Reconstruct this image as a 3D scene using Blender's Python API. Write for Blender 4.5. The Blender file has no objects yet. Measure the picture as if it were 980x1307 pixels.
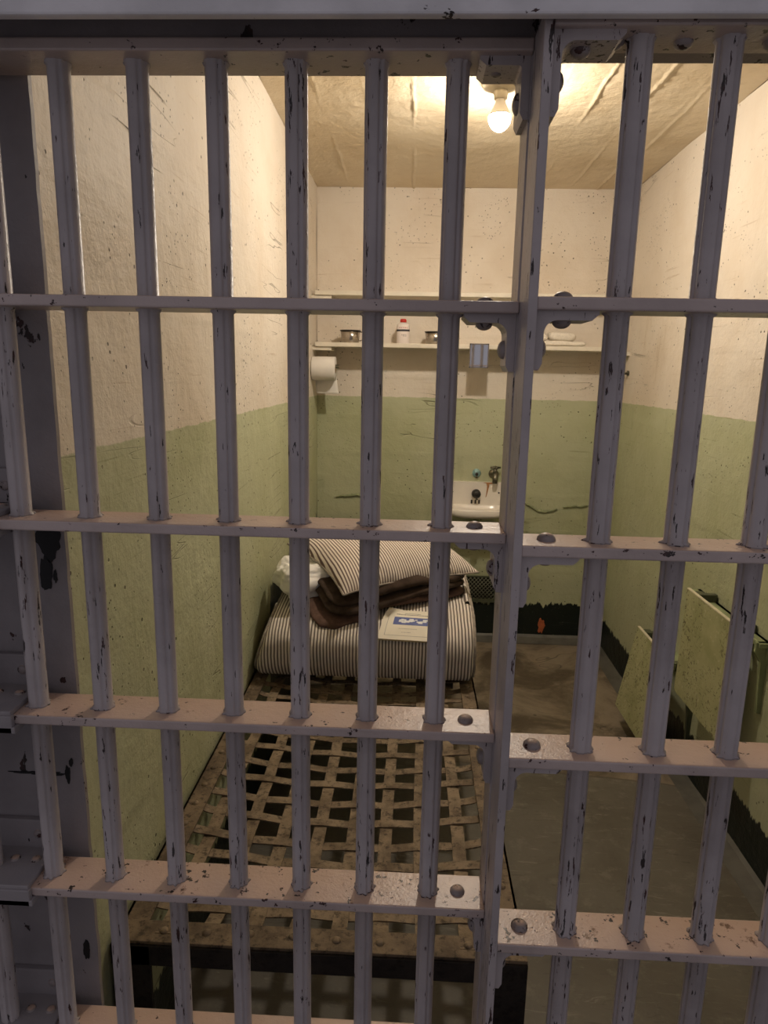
import bpy, bmesh, math, random
import numpy as np
from mathutils import Vector, Matrix, noise as mnoise

random.seed(7)
scene = bpy.context.scene
COL = scene.collection
PI = math.pi

# ------------------------------------------------------------------ measures
W, H, D = 1.52, 2.289, 2.785          # cell interior: width, height, depth from the bar plane
ZP = 1.292                            # top of the green dado
RAIL_TOP = [1.718, 1.488, 1.2545, 1.025, 0.796, 0.565, 0.334, 0.103]
BAR_X = [0.0621 + 0.0779 * i for i in range(-4, 7)]
DOOR_Y = -0.049
DOOR_X = [0.6852 + 0.0769 * i for i in range(7)]
BULB = (0.737, 1.577)

# ------------------------------------------------------------------ node helpers
class NT:
    def __init__(s, name):
        s.m = bpy.data.materials.new(name)
        s.m.use_nodes = True
        s.n = s.m.node_tree.nodes
        s.l = s.m.node_tree.links
        s.b = s.n['Principled BSDF']
        g = s.n.new('ShaderNodeNewGeometry')
        s.P = g.outputs['Position']
        s.N = g.outputs['Normal']
    def put(s, sock, v):
        if hasattr(v, 'links'):
            s.l.new(v, sock)
        elif isinstance(v, (tuple, list)):
            sock.default_value = tuple(v) + ((1.0,) if len(v) == 3 and len(sock.default_value) == 4 else ())
        else:
            sock.default_value = v
    def obj(s):
        return s.n.new('ShaderNodeTexCoord').outputs['Object']
    def math(s, op, a, b=0.0, c=0.0):
        n = s.n.new('ShaderNodeMath'); n.operation = op
        s.put(n.inputs[0], a); s.put(n.inputs[1], b); s.put(n.inputs[2], c)
        return n.outputs[0]
    def scale(s, vec, sc):
        n = s.n.new('ShaderNodeVectorMath'); n.operation = 'MULTIPLY'
        s.put(n.inputs[0], vec); s.put(n.inputs[1], sc)
        return n.outputs[0]
    def sep(s, vec):
        n = s.n.new('ShaderNodeSeparateXYZ'); s.put(n.inputs[0], vec)
        return n.outputs
    def noise(s, scale, detail=4.0, rough=0.55, vec=None, dist=0.0):
        n = s.n.new('ShaderNodeTexNoise')
        s.put(n.inputs['Vector'], vec if vec is not None else s.P)
        s.put(n.inputs['Scale'], scale); s.put(n.inputs['Detail'], detail)
        s.put(n.inputs['Roughness'], rough); s.put(n.inputs['Distortion'], dist)
        return n.outputs[0]
    def voro(s, scale, vec=None, feature='F1'):
        n = s.n.new('ShaderNodeTexVoronoi'); n.feature = feature
        s.put(n.inputs['Vector'], vec if vec is not None else s.P)
        s.put(n.inputs['Scale'], scale)
        return n.outputs['Distance']
    def rng(s, v, a, b, c=0.0, d=1.0, smooth=True):
        n = s.n.new('ShaderNodeMapRange')
        n.interpolation_type = 'SMOOTHSTEP' if smooth else 'LINEAR'
        n.clamp = True if not smooth else n.clamp
        s.put(n.inputs[0], v); s.put(n.inputs[1], a); s.put(n.inputs[2], b); s.put(n.inputs[3], c); s.put(n.inputs[4], d)
        return n.outputs[0]
    def mix(s, f, a, b, blend='MIX'):
        n = s.n.new('ShaderNodeMix'); n.data_type = 'RGBA'; n.blend_type = blend
        s.put(n.inputs[0], f); s.put(n.inputs[6], a); s.put(n.inputs[7], b)
        return n.outputs[2]
    def bump(s, h, strength=0.4, dist=0.004):
        n = s.n.new('ShaderNodeBump')
        s.put(n.inputs['Height'], h); s.put(n.inputs['Strength'], strength); s.put(n.inputs['Distance'], dist)
        s.l.new(n.outputs[0], s.b.inputs['Normal'])
    def done(s, col, rough=0.6, metal=0.0, spec=None):
        s.put(s.b.inputs['Base Color'], col)
        s.put(s.b.inputs['Roughness'], rough)
        s.put(s.b.inputs['Metallic'], metal)
        if spec is not None: s.put(s.b.inputs['Specular IOR Level'], spec)
        return s.m

CREAM = (0.75, 0.675, 0.575); CREAM2 = (0.67, 0.575, 0.46)
GREEN = (0.495, 0.510, 0.335); GREEN2 = (0.43, 0.445, 0.265)
BLACKP = (0.012, 0.017, 0.013)

def wall_material(name, board_axis):
    t = NT(name)
    x, y, z = t.sep(t.P)
    n1 = t.noise(2.2, 5, 0.6); n2 = t.noise(14, 5, 0.65)
    up = t.rng(t.math('ADD', z, t.math('MULTIPLY', t.math('SUBTRACT', n2, .5), .016)), ZP - .002, ZP + .002)
    cream = t.mix(t.rng(n1, .4, .72), CREAM, CREAM2)
    green = t.mix(t.rng(n1, .38, .68), GREEN, GREEN2)
    col = t.mix(up, green, cream)
    # grubby stains
    st = t.noise(5, 6, .7, t.scale(t.P, (1.4, 1.4, .35)))
    col = t.mix(t.rng(st, .58, .76, 0, .42), col, t.mix(up, (.20, .21, .10), (.42, .30, .17)))
    sk_ = t.noise(1.0, 4, .6, t.scale(t.P, {'side': (60, 3.2, 95), 'back': (3.2, 60, 95)}[board_axis]), .4)
    col = t.mix(t.math('MULTIPLY', t.rng(sk_, .62, .72, 0, .5), t.rng(t.noise(4, 2, .5), .42, .6)), col, t.mix(up, (.22, .22, .11), (.45, .33, .21)))
    # black skirting paint with a dripping edge
    dr = t.noise(1.0, 5, .7, t.scale(t.P, (38, 38, 7)))
    lim = .205 if board_axis == 'back' else .165
    bl = t.rng(t.math('ADD', z, t.math('MULTIPLY', t.math('SUBTRACT', dr, .5), .10)), lim + .004, lim - .004)
    col = t.mix(bl, col, BLACKP)
    # scuffed places in the black paint
    if board_axis == 'side':
        # the bed-head corner of the left wall is painted black higher up
        hi = t.rng(t.math('ADD', z, t.math('MULTIPLY', t.math('SUBTRACT', dr, .5), .22)), .665, .655)
        hy = t.rng(t.math('ADD', y, t.math('MULTIPLY', t.math('SUBTRACT', t.noise(9, 4, .6), .5), .05)), 1.575, 1.585)
        bl2 = t.math('MULTIPLY', t.math('MULTIPLY', hi, hy), t.rng(x, .6, .5))
        col = t.mix(bl2, col, BLACKP); bl = t.math('MAXIMUM', bl, bl2)
    sc = t.noise(26, 5, .7)
    col = t.mix(t.math('MULTIPLY', bl, t.rng(sc, .66, .72, 0, .55)), col, (.17, .17, .13))
    # pits and chips
    pv = t.voro(34); pm = t.noise(3.3, 3, .6)
    pit = t.math('MULTIPLY', t.rng(pv, .13, .08), t.rng(pm, .47, .56))
    pit2 = t.math('MULTIPLY', t.rng(t.voro(70), .17, .09), t.rng(t.noise(5.1, 2, .5), .50, .60))
    pits = t.math('MAXIMUM', pit, pit2)
    col = t.mix(t.math('MULTIPLY', pits, .85), col, (.06, .045, .03))
    # hairline cracks that follow the shuttering boards
    sv = {'side': (3.0, .55, 7.0), 'back': (.7, 3.0, 7.0)}[board_axis]
    cn = t.noise(1.0, 3, .6, t.scale(t.P, sv), .6)
    cr = t.math('MULTIPLY', t.rng(t.math('ABSOLUTE', t.math('SUBTRACT', cn, .5)), .0040, .001), t.rng(t.noise(2.6, 2, .5), .55, .66))
    col = t.mix(t.math('MULTIPLY', cr, .38), col, (.12, .09, .05))
    lump = t.noise(22, 6, .6); fine = t.noise(120, 4, .6)
    brush = t.noise(1.0, 4, .6, t.scale(t.P, {'side': (30, 9, 60), 'back': (9, 30, 60)}[board_axis]))
    h = t.math('ADD', t.math('ADD', t.math('MULTIPLY', lump, .9), t.math('MULTIPLY', fine, .16)), t.math('MULTIPLY', brush, .18))
    h = t.math('SUBTRACT', h, t.math('ADD', t.math('MULTIPLY', cr, .9), t.math('MULTIPLY', pits, .6)))
    t.bump(h, .75, .007)
    return t.done(col, t.mix(bl, (.55, .55, .55), (.38, .38, .38)), 0, .35)

def ceiling_material():
    t = NT('ceiling_paint')
    n1 = t.noise(3, 5, .6)
    col = t.mix(t.rng(n1, .4, .7), (.72, .61, .44), (.64, .52, .35))
    col = t.mix(t.rng(t.noise(9, 5, .7), .62, .75, 0, .35), col, (.45, .34, .2))
    h = t.math('ADD', t.noise(30, 6, .6), t.math('MULTIPLY', t.noise(90, 3, .5), .3))
    t.bump(h, .55, .007)
    return t.done(col, .5, 0, .4)

def floor_material():
    t = NT('worn_concrete')
    x, y, z = t.sep(t.P)
    n1 = t.noise(3.2, 7, .65, None, .6); n2 = t.noise(17, 6, .7)
    back = t.mix(t.rng(n1, .40, .60), (.275, .222, .160), (.105, .080, .054))
    back = t.mix(t.rng(n2, .55, .72, 0, .5), back, (.26, .225, .175))
    front = t.mix(t.rng(n1, .35, .7), (.155, .140, .112), (.115, .101, .078))
    front = t.mix(t.rng(n2, .52, .70, 0, .6), front, (.235, .215, .175))
    sw = t.noise(1.0, 5, .7, t.scale(t.P, (9, 55, 9)), 1.2)
    front = t.mix(t.rng(sw, .58, .68, 0, .55), front, (.27, .25, .205))
    front = t.mix(t.rng(sw, .40, .32, 0, .5), front, (.075, .066, .05))
    seam = t.math('ADD', t.math('MULTIPLY', x, .13), y)
    wig = t.math('MULTIPLY', t.math('SUBTRACT', t.noise(6, 3, .5), .5), .03)
    sy = t.math('ADD', seam, wig)
    col = t.mix(t.rng(sy, 1.655, 1.675), front, back)
    line = t.rng(t.math('ABSOLUTE', t.math('SUBTRACT', sy, 1.665)), .007, .002, 0, .6)
    col = t.mix(line, col, (.08, .065, .045))
    cn = t.noise(1.7, 3, .6, None, .8)
    cr = t.math('MULTIPLY', t.rng(t.math('ABSOLUTE', t.math('SUBTRACT', cn, .5)), .004, .0012), t.rng(y, 1.6, 1.7))
    col = t.mix(t.math('MULTIPLY', cr, .6), col, (.05, .04, .03))
    t.bump(t.math('SUBTRACT', t.math('ADD', n2, t.math('MULTIPLY', t.noise(80, 3, .6), .3)), cr), .3, .004)
    return t.done(col, t.rng(n2, .3, .7, .42, .62), 0, .35)

def steel_paint(name, base, stretch=(1, 1, 1), thr=.61, rust=0.0, rough=.42, dark=(.022, .015, .014)):
    t = NT(name)
    n1 = t.noise(9, 4, .6)
    b2 = tuple(c * .80 for c in base)
    col = t.mix(t.rng(n1, .38, .68), base, b2)
    v = t.scale(t.P, stretch)
    ch = t.noise(1.0, 5, .62, v)
    area = t.noise(3.1, 2, .5)
    thr_v = t.rng(area, .35, .65, thr + .05, thr - .02)
    chip = t.rng(t.math('SUBTRACT', ch, thr_v), -.004, .008)
    if rust:  # brings rust mottles and also the painted warm light on top faces
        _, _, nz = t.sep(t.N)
        rm = t.math('MULTIPLY', t.rng(nz, .6, .9), t.rng(t.noise(42, 6, .75), .58, .66))
        rm = t.math('MULTIPLY', rm, t.rng(t.noise(11, 3, .6), .5, .6))
        warm_top = t.math('MULTIPLY', t.rng(nz, .8, .97), t.rng(t.noise(6, 3, .5), .2, .6, .45, .75))  # upward faces tinted pink-tan: the bulb's warm light put into the colour
        col = t.mix(warm_top, col, (.60, .40, .29))
        col = t.mix(t.math('MULTIPLY', rm, rust), col, (.13, .055, .025))
    col = t.mix(chip, col, t.mix(t.rng(t.noise(60, 2, .5), .45, .6), dark, (.055, .022, .02)))
    h = t.math('SUBTRACT', t.math('ADD', t.math('MULTIPLY', t.noise(55, 4, .6), .5), t.math('MULTIPLY', t.noise(260, 3, .6), .25)), t.math('MULTIPLY', chip, .6))
    t.bump(h, .6, .0026)
    return t.done(col, rough, 0, .5)

def plain(name, c, rough=.5, metal=0.0, var=.15, scale=20, bump=0.0, spec=None):
    t = NT(name)
    n = t.noise(scale, 5, .6, t.obj())
    col = t.mix(t.rng(n, .35, .7), c, tuple(max(0, k * (1 - var)) for k in c))
    if bump: t.bump(n, bump, .003)
    return t.done(col, rough, metal, spec)

def rusty_steel(name, a, b, rough=.7):
    t = NT(name)
    n1 = t.noise(16, 6, .7); n2 = t.noise(70, 4, .7)
    col = t.mix(t.rng(n1, .38, .66), a, b)
    col = t.mix(t.rng(n2, .50, .66, 0, .75), col, tuple(k * .3 for k in b))
    t.bump(t.math('ADD', n1, t.math('MULTIPLY', n2, .8)), .7, .002)
    return t.done(col, rough, .1, .35)

def ticking(name, scale, direction='x', a=(.80, .755, .69), b=(.125, .10, .095), duty=.50):
    t = NT(name)
    o = t.obj()
    wob = t.math('MULTIPLY', t.math('SUBTRACT', t.noise(6, 3, .5, o), .5), .012)
    xyz = t.sep(o)
    u = t.math('ADD', xyz[{'x': 0, 'y': 1}[direction]], wob)
    f = t.math('FRACT', t.math('MULTIPLY', u, scale))
    edge = t.math('ABSOLUTE', t.math('SUBTRACT', f, .5))
    st = t.rng(edge, duty * .5 + .04, duty * .5 - .04)
    fin = t.rng(t.math('ABSOLUTE', t.math('SUBTRACT', edge, duty * .5 + .09)), .035, .015, 0, .0)
    col = t.mix(t.math('MAXIMUM', st, fin), a, b)
    col = t.mix(t.rng(t.noise(11, 4, .6, o), .5, .75, 0, .3), col, (.45, .38, .29))
    wv = t.noise(1.0, 2, .5, t.scale(o, (700, 700, 700)))
    t.bump(t.math('ADD', t.math('MULTIPLY', t.noise(14, 4, .55, o), 1.0), t.math('MULTIPLY', wv, .05)), .45, .012)
    return t.done(col, .9, 0, .15)

M = {}
M['wall_side'] = wall_material('side_wall_paint', 'side')
M['wall_back'] = wall_material('back_wall_paint', 'back')
M['ceiling'] = ceiling_material()
M['floor'] = floor_material()
LAV = (.415, .365, .362)
M['bar'] = steel_paint('bar_paint', LAV, (210, 210, 34), .628, 0, .36)
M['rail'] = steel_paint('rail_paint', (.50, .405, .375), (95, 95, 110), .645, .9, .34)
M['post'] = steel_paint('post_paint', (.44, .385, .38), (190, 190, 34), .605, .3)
M['pier'] = steel_paint('pier_paint', (.30, .27, .275), (26, 26, 17), .645, 0, .55)
M['lintel'] = steel_paint('lintel_paint', (.74, .71, .72), (22, 22, 60), .66, 0, .55)
M['web'] = steel_paint('shaded_grimy_channel_paint', (.25, .22, .225), (34, 34, 16), .63, 0, .6)  # base darkened to paint in the shade behind the header, plus blotchy stains
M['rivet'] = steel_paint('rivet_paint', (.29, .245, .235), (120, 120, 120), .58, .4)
M['lattice'] = rusty_steel('rusted_strap_steel', (.27, .205, .135), (.135, .097, .06))
M['bedframe'] = rusty_steel('rusted_rail_steel', (.215, .158, .10), (.10, .072, .046))
M['bedblack'] = rusty_steel('blackened_steel', (.030, .024, .021), (.016, .013, .012), .6)
M['shelf'] = plain('shelf_paint', (.76, .70, .58), .5, 0, .12, 12, .25)
M['table'] = None
def table_paint():
    t = NT('mottled_green_enamel')
    n = t.noise(9, 4, .6)
    col = t.mix(t.rng(n, .38, .66), (.46, .46, .25), (.37, .37, .18))
    s = t.noise(1.0, 3, .6, t.scale(t.P, (60, 60, 75)), 1.4)
    sp = t.math('MULTIPLY', t.rng(s, .585, .61), t.rng(t.noise(5, 2, .5), .3, .5))
    col = t.mix(t.math('MULTIPLY', sp, .85), col, (.12, .095, .04))
    s2 = t.noise(1.0, 3, .6, t.scale(t.P, (90, 50, 40)), 1.2)
    col = t.mix(t.rng(s2, .62, .65, 0, .6), col, (.62, .60, .40))
    t.bump(t.math('SUBTRACT', n, t.math('MULTIPLY', sp, .4)), .3, .003)
    return t.done(col, .42, 0, .45)
M['table'] = table_paint()
M['edge'] = plain('worn_bright_edge', (.70, .64, .46), .45, 0, .2, 30)
M['greenpaint'] = plain('green_fitting_paint', (.30, .34, .175), .5, 0, .25, 18, .2)
M['darkgreen'] = plain('dark_green_fitting_paint', (.085, .095, .055), .55, 0, .3, 25, .2)
M['ticking'] = ticking('mattress_ticking', 98.0, 'x', (.80, .74, .665), (.17, .14, .125), .46)
M['pillow'] = ticking('pillow_ticking', 108.0, 'x', (.82, .745, .665), (.15, .10, .085), .42)
M['piping'] = plain('ticking_piping', (.36, .31, .26), .9, 0, .35, 60)
M['blanket'] = plain('dark_brown_wool', (.072, .050, .038), .95, 0, .45, 34, .5, .1)
M['blanket2'] = plain('red_brown_wool', (.150, .092, .072), .95, 0, .35, 40, .5, .1)
M['linen'] = plain('white_linen', (.88, .86, .82), .85, 0, .06, 9, .25, .2)
M['towel'] = plain('cream_terry', (.80, .74, .64), .95, 0, .12, 90, .6, .1)
M['paper'] = plain('tissue_paper', (.80, .765, .71), .9, 0, .05, 20, .1, .1)
M['card'] = plain('cardboard_core', (.45, .33, .2), .8, 0, .2, 30)
M['porcelain'] = plain('aged_porcelain', (.86, .80, .72), .22, 0, .06, 9, 0, .5)
M['rubber'] = plain('black_rubber', (.015, .014, .013), .45)
M['slot'] = plain('drain_slot_dark', (.03, .022, .016), .6)
M['rust'] = plain('rust_stain', (.46, .22, .085), .6, 0, .4, 60)
M['pewter'] = plain('tarnished_brass', (.21, .195, .145), .38, .85, .4, 40, .2)
M['verdigris'] = plain('blue_green_patina', (.33, .52, .52), .45, .2, .35, 50)
M['steelcup'] = plain('stainless_steel', (.50, .455, .40), .24, 1.0, .15, 25)
M['cuprim'] = plain('dark_cup_rim', (.05, .042, .036), .4, .6)
M['bottle'] = plain('white_plastic', (.80, .72, .68), .4, 0, .04, 10)
M['red'] = plain('red_plastic', (.62, .035, .022), .35)
M['ink'] = plain('dark_ink', (.035, .035, .045), .6)
M['pinkink'] = plain('faded_red_ink', (.62, .36, .33), .6)
M['coverpaper'] = plain('cream_cover_paper', (.83, .77, .63), .6, 0, .05, 14)
M['pageedge'] = plain('yellowed_page_edge', (.70, .57, .33), .8, 0, .2, 80)
M['blueink'] = plain('blue_ink', (.035, .065, .30), .5, 0, .15, 60)
M['greyink'] = plain('grey_ink', (.36, .34, .31), .6)
M['whiteink'] = plain('white_ink', (.80, .82, .84), .5, 0, .3, 120)
M['ceramic'] = plain('lampholder_ceramic', (.74, .66, .50), .35, 0, .1, 14)
M['collar'] = plain('white_bulb_collar', (.80, .76, .68), .4, 0, .04, 9)
M['void'] = plain('dark_opening', (.008, .008, .007), .9)
M['mesh'] = plain('grey_green_grille', (.20, .20, .135), .6, 0, .35, 50)
M['cove'] = plain('grey_floor_paint', (.135, .128, .108), .5, 0, .35, 11, .3)
M['orange'] = plain('orange_primer', (.56, .15, .055), .6, 0, .25, 40)
M['patchblack'] = plain('bare_black_iron', (.006, .005, .006), .6, 0, .3, 30)
M['crackdark'] = plain('crack_shadow_plaster', (.30, .33, .185), .7, 0, .3, 30)
def glass_mirror():
    t = NT('mirror_glass')
    return t.done((.80, .80, .80), .03, 1.0)
M['mirror'] = glass_mirror()
def bulb_mat():
    t = NT('lit_frosted_bulb')
    t.put(t.b.inputs['Emission Color'], (1.0, .885, .745))
    t.put(t.b.inputs['Emission Strength'], 770.0)
    return t.done((.9, .88, .8), .3)
M['bulb'] = bulb_mat()

# ------------------------------------------------------------------ mesh helpers
class MB:
    def __init__(s): s.v = []; s.f = []; s.smooth = []
    def add(s, vs, fs, smooth=False):
        o = len(s.v)
        s.v += [tuple(v) for v in vs]
        s.f += [tuple(i + o for i in f) for f in fs]
        s.smooth += [smooth] * len(fs)
        return s
    def box(s, x0, x1, y0, y1, z0, z1, bev=0.0):
        if bev <= 0:
            v = [(x, y, z) for x in (x0, x1) for y in (y0, y1) for z in (z0, z1)]
            return s.add(v, [(0, 1, 3, 2), (4, 6, 7, 5), (0, 4, 5, 1), (2, 3, 7, 6), (0, 2, 6, 4), (1, 5, 7, 3)])
        bm = bmesh.new(); bmesh.ops.create_cube(bm, size=1)
        for v in bm.verts:
            v.co = Vector(((x0 + x1) / 2 + v.co.x * (x1 - x0), (y0 + y1) / 2 + v.co.y * (y1 - y0), (z0 + z1) / 2 + v.co.z * (z1 - z0)))
        bmesh.ops.bevel(bm, geom=bm.edges[:], offset=bev, segments=2, affect='EDGES', profile=.5)
        return s.bm(bm)
    def bm(s, bm, mat=None, smooth=False):
        bm.verts.ensure_lookup_table()
        for i, v in enumerate(bm.verts): v.index = i
        vs = [(mat @ v.co) if mat else v.co.copy() for v in bm.verts]
        s.add(vs, [[v.index for v in f.verts] for f in bm.faces], smooth)
        bm.free(); return s
    def prism(s, outline, axis, a0, a1, smooth=False):
        """closed 2D outline extruded along axis; the outline's pair is the two other axes in xyz order"""
        def P(p, a):
            q = list(p); q.insert('xyz'.index(axis), a); return q
        n = len(outline)
        v = [P(p, a0) for p in outline] + [P(p, a1) for p in outline]
        f = [(i, (i + 1) % n, n + (i + 1) % n, n + i) for i in range(n)]
        s.add(v, f, smooth)
        s.add([P(p, a0) for p in outline], [tuple(range(n))[::-1]])
        return s.add([P(p, a1) for p in outline], [tuple(range(n))])
    def lathe(s, prof, center, axis='z', n=24, smooth=True):
        """prof: (radius, height) pairs about an axis through center"""
        cx = Vector(center); fs = []; vs = []
        for r, h in prof:
            for k in range(n):
                a = 2 * PI * k / n; c, d = r * math.cos(a), r * math.sin(a)
                vs.append(cx + (Vector((c, d, h)) if axis == 'z' else Vector((h, c, d)) if axis == 'x' else Vector((c, h, d))))
        for j in range(len(prof) - 1):
            for k in range(n):
                fs.append((j * n + k, j * n + (k + 1) % n, (j + 1) * n + (k + 1) % n, (j + 1) * n + k))
        return s.add(vs, fs, smooth)
    def tube(s, pts, r, n=10, caps=True, smooth=True):
        pts = [Vector(p) for p in pts]; R = r if isinstance(r, (list, tuple)) else [r] * len(pts)
        vs = []; fs = []; prev = None
        for i, p in enumerate(pts):
            t = (pts[min(i + 1, len(pts) - 1)] - pts[max(i - 1, 0)]).normalized()
            if prev is None:
                a = t.orthogonal().normalized()
            else:
                a = (prev - t * prev.dot(t)).normalized()
            prev = a; b = t.cross(a)
            for k in range(n):
                th = 2 * PI * k / n
                vs.append(p + (a * math.cos(th) + b * math.sin(th)) * R[i])
        for i in range(len(pts) - 1):
            for k in range(n):
                fs.append((i * n + k, i * n + (k + 1) % n, (i + 1) * n + (k + 1) % n, (i + 1) * n + k))
        if caps:
            fs.append(tuple(range(n))[::-1]); fs.append(tuple((len(pts) - 1) * n + k for k in range(n)))
        return s.add(vs, fs, smooth)
    def dome(s, c, r, h, axis='z', sgn=1, n=14):
        prof = [(r, 0)] + [(r * math.cos(a), sgn * h * math.sin(a)) for a in [PI / 2 * k / 5 for k in range(1, 5)]] + [(.0004, sgn * h)]
        s.lathe(prof, c, axis, n)
        return s
    def grid(s, fn, nu, nv, smooth=True, closed_u=False):
        vs = [fn(i / nu, j / nv) for j in range(nv + 1) for i in range(nu + (0 if closed_u else 1))]
        w = nu if closed_u else nu + 1
        fs = []
        for j in range(nv):
            for i in range(nu):
                i2 = (i + 1) % w
                fs.append((j * w + i, j * w + i2, (j + 1) * w + i2, (j + 1) * w + i))
        return s.add(vs, fs, smooth)
    def build(s, name, mat, parent=None, origin=None):
        me = bpy.data.meshes.new(name)
        org = Vector(parent_world(parent)) if parent is not None else Vector(origin or (0, 0, 0))
        loc = Vector((0, 0, 0))
        if parent is not None and origin is not None:
            loc = Vector(origin) - org; org = Vector(origin)
        me.from_pydata([tuple(Vector(v) - org) for v in s.v], [], s.f)
        me.polygons.foreach_set('use_smooth', s.smooth)
        bm = bmesh.new(); bm.from_mesh(me)
        bmesh.ops.recalc_face_normals(bm, faces=bm.faces[:])
        bm.to_mesh(me); bm.free()
        me.materials.append(mat)
        o = bpy.data.objects.new(name, me); COL.objects.link(o)
        if parent is not None:
            o.parent = parent; o.location = loc
        else:
            o.location = org
        return o

def parent_world(o):
    v = Vector((0, 0, 0))
    while o is not None:
        v = v + o.location; o = o.parent
    return v

def tag(o, label, cat, group=None):
    o['label'] = label; o['category'] = cat
    if group: o['group'] = group
    return o
def thing(name, label, cat, loc, group=None):
    o = bpy.data.objects.new(name, None); COL.objects.link(o)
    o.location = loc; o.empty_display_size = .05
    return tag(o, label, cat, group)
def struct(o):
    o['kind'] = 'structure'; return o
def copy_part(o, dloc, parent=None):
    c = o.copy(); COL.objects.link(c)
    c.parent = parent if parent is not None else o.parent
    c.location = Vector(o.location) + Vector(dloc)
    return c
def fbm(p, oct=4, sc=1.0):
    v = 0; a = 1; s = sc
    for _ in range(oct):
        v += a * mnoise.noise(Vector(p) * s); a *= .5; s *= 2.03
    return v

# ------------------------------------------------------------------ the cell shell
def shell_grid(name, mat, fn, nu, nv, back):
    m = MB(); m.grid(fn, nu, nv)
    m.box(*back)
    return struct(m.build(name, mat))
def board(u, spacing, seed, along):
    """shuttering boards: each board a hair proud of the next with a soft lip between"""
    k = math.floor(u / spacing); f = u / spacing - k
    off = mnoise.noise(Vector((k * 3.71 + seed, 0.5, 0.3))) * .0022
    d = min(f, 1 - f) * spacing
    amp = max(0.0, mnoise.noise(Vector((k * 1.7 + seed if f < .5 else (k + 1) * 1.7 + seed, along * 1.6, 7.7))) + .22)
    return off + amp * .0055 * math.exp(-(d / .006) ** 2)

def left_fn(u, v):
    y = .058 + u * (D - .048); z = v * H
    d = board(z + .012 * mnoise.noise(Vector((y * 1.5, z, 2))), .305, 4.0, y) + .0045 * fbm((0, y, z), 3, 2.4)
    return (d - .001, y, z)
def right_fn(u, v):
    y = .058 + u * (D - .048); z = v * H
    d = board(z + .012 * mnoise.noise(Vector((y * 1.5, z, 8))), .305, 9.0, y) + .0045 * fbm((5, y, z), 3, 2.4)
    return (W - d + .001, y, z)
def back_fn(u, v):
    x = u * W; z = v * H
    d = board(z + .01 * mnoise.noise(Vector((x * 2, z, 5))), .20, 2.0, x) + .0035 * fbm((x, 3, z), 3, 3.0)
    return (x, D - d, z)
RIDGE = {.005: .4, .160: .9, .312: .45, .47: 1.0, .63: .5, .78: .15, .93: .3, 1.053: 1.5, 1.213: 1.3, 1.345: 1.5, 1.375: .9}
def ceil_fn(u, v):
    x = u * W; y = .0 + v * (D + .005)
    d = .003 * fbm((x, y, 1.5), 4, 5.0) + .0022 * max(0, fbm((x * 1.0, y * .8, 4.5), 3, 26.0)) ** 1.5
    for rx, a in RIDGE.items():
        w = .006 * mnoise.noise(Vector((y * 6, rx * 20, 0))) + .003 * mnoise.noise(Vector((y * 28, rx * 9, 4)))
        g = max(0, mnoise.noise(Vector((rx * 31, y * 2.3, 3.1))) + .35) * (0.6 + .8 * abs(mnoise.noise(Vector((rx * 5, y * 24, 1)))))
        dd = abs(x - rx - w)
        if dd < .03: d += a * g * .0085 * math.exp(-(dd / .0042) ** 2)
    return (x, y, H - d)
shell_grid('wall_left', M['wall_side'], left_fn, 190, 160, (-.16, -.012, .06, D + .15, 0, H))
shell_grid('wall_right', M['wall_side'], right_fn, 190, 160, (W + .012, W + .16, .06, D + .15, 0, H))
shell_grid('wall_back', M['wall_back'], back_fn, 130, 190, (-.01, W + .01, D + .012, D + .15, 0, H))
shell_grid('ceiling', M['ceiling'], ceil_fn, 300, 300, (-.16, W + .16, -.0, D + .15, H + .012, H + .16))
def floor_fn(u, v):
    x = -1.2 + u * 4.0; y = -2.5 + v * (D + 2.5)
    return (x, y, .0022 * fbm((x, y, 0), 3, 3.0) - .002)
shell_grid('floor', M['floor'], floor_fn, 160, 200, (-1.2, 2.8, -2.5, D + .15, -.2, -.012))

# front wall: steel-faced pier on the left, jamb on the right, header above
m = MB()
def pier_edge(z): return .086 + .0016 * fbm((z * 9, 1, 2), 4, 2.0)
N = 120
ol = [(pier_edge(H * k / N), H * k / N) for k in range(N + 1)]
m.prism([(-.9, 0)] + ol + [(-.9, H)], 'y', .042, .049)
m.box(-.9, -.012, .055, .16, 0, H)
pier = struct(m.build('wall_front', M['pier']))
# peeled paint down to black iron, on the face of the pier
def blot(pts, y, th):
    q = MB(); q.prism(pts, 'y', y - th, y); return q
def ragged(c, rx, rz, seed, n=40, rough=.35):
    out = []
    for k in range(n):
        a = 2 * PI * k / n
        r = 1 + rough * fbm((math.cos(a) * 1.3 + seed, math.sin(a) * 1.3, seed), 4, 1.4)
        out.append((c[0] + rx * r * math.cos(a), c[1] + rz * r * math.sin(a)))
    return out
q = blot(ragged((.0655, 1.222), .0145, .030, 1.3), .042, .0012)
q.prism(ragged((.0605, 1.172), .0075, .022, 4.1), 'y', .0408, .042)
q.prism(ragged((.0715, 1.170), .0022, .008, 6.1), 'y', .0408, .042)
q.prism(ragged((.066, .905), .0032, .012, 2.1), 'y', .0408, .042)
q.prism(ragged((.0715, .922), .0024, .006, 8.1), 'y', .0408, .042)
q.prism(ragged((.072, .64), .0045, .014, 9.1), 'y', .0408, .042)
q.prism(ragged((.030, .905), .030, .0022, 3.3, 60, .6), 'y', .0408, .042)
pp = q.build('peeled_patch', M['patchblack'], pier)
pp['label'] = 'black iron showing where the pier paint has flaked off'
m = MB(); m.box(W - .25, W + .5, .042, .2, 0, H); m.build('wall_front_right', M['pier']); struct(bpy.data.objects['wall_front_right'])
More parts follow.
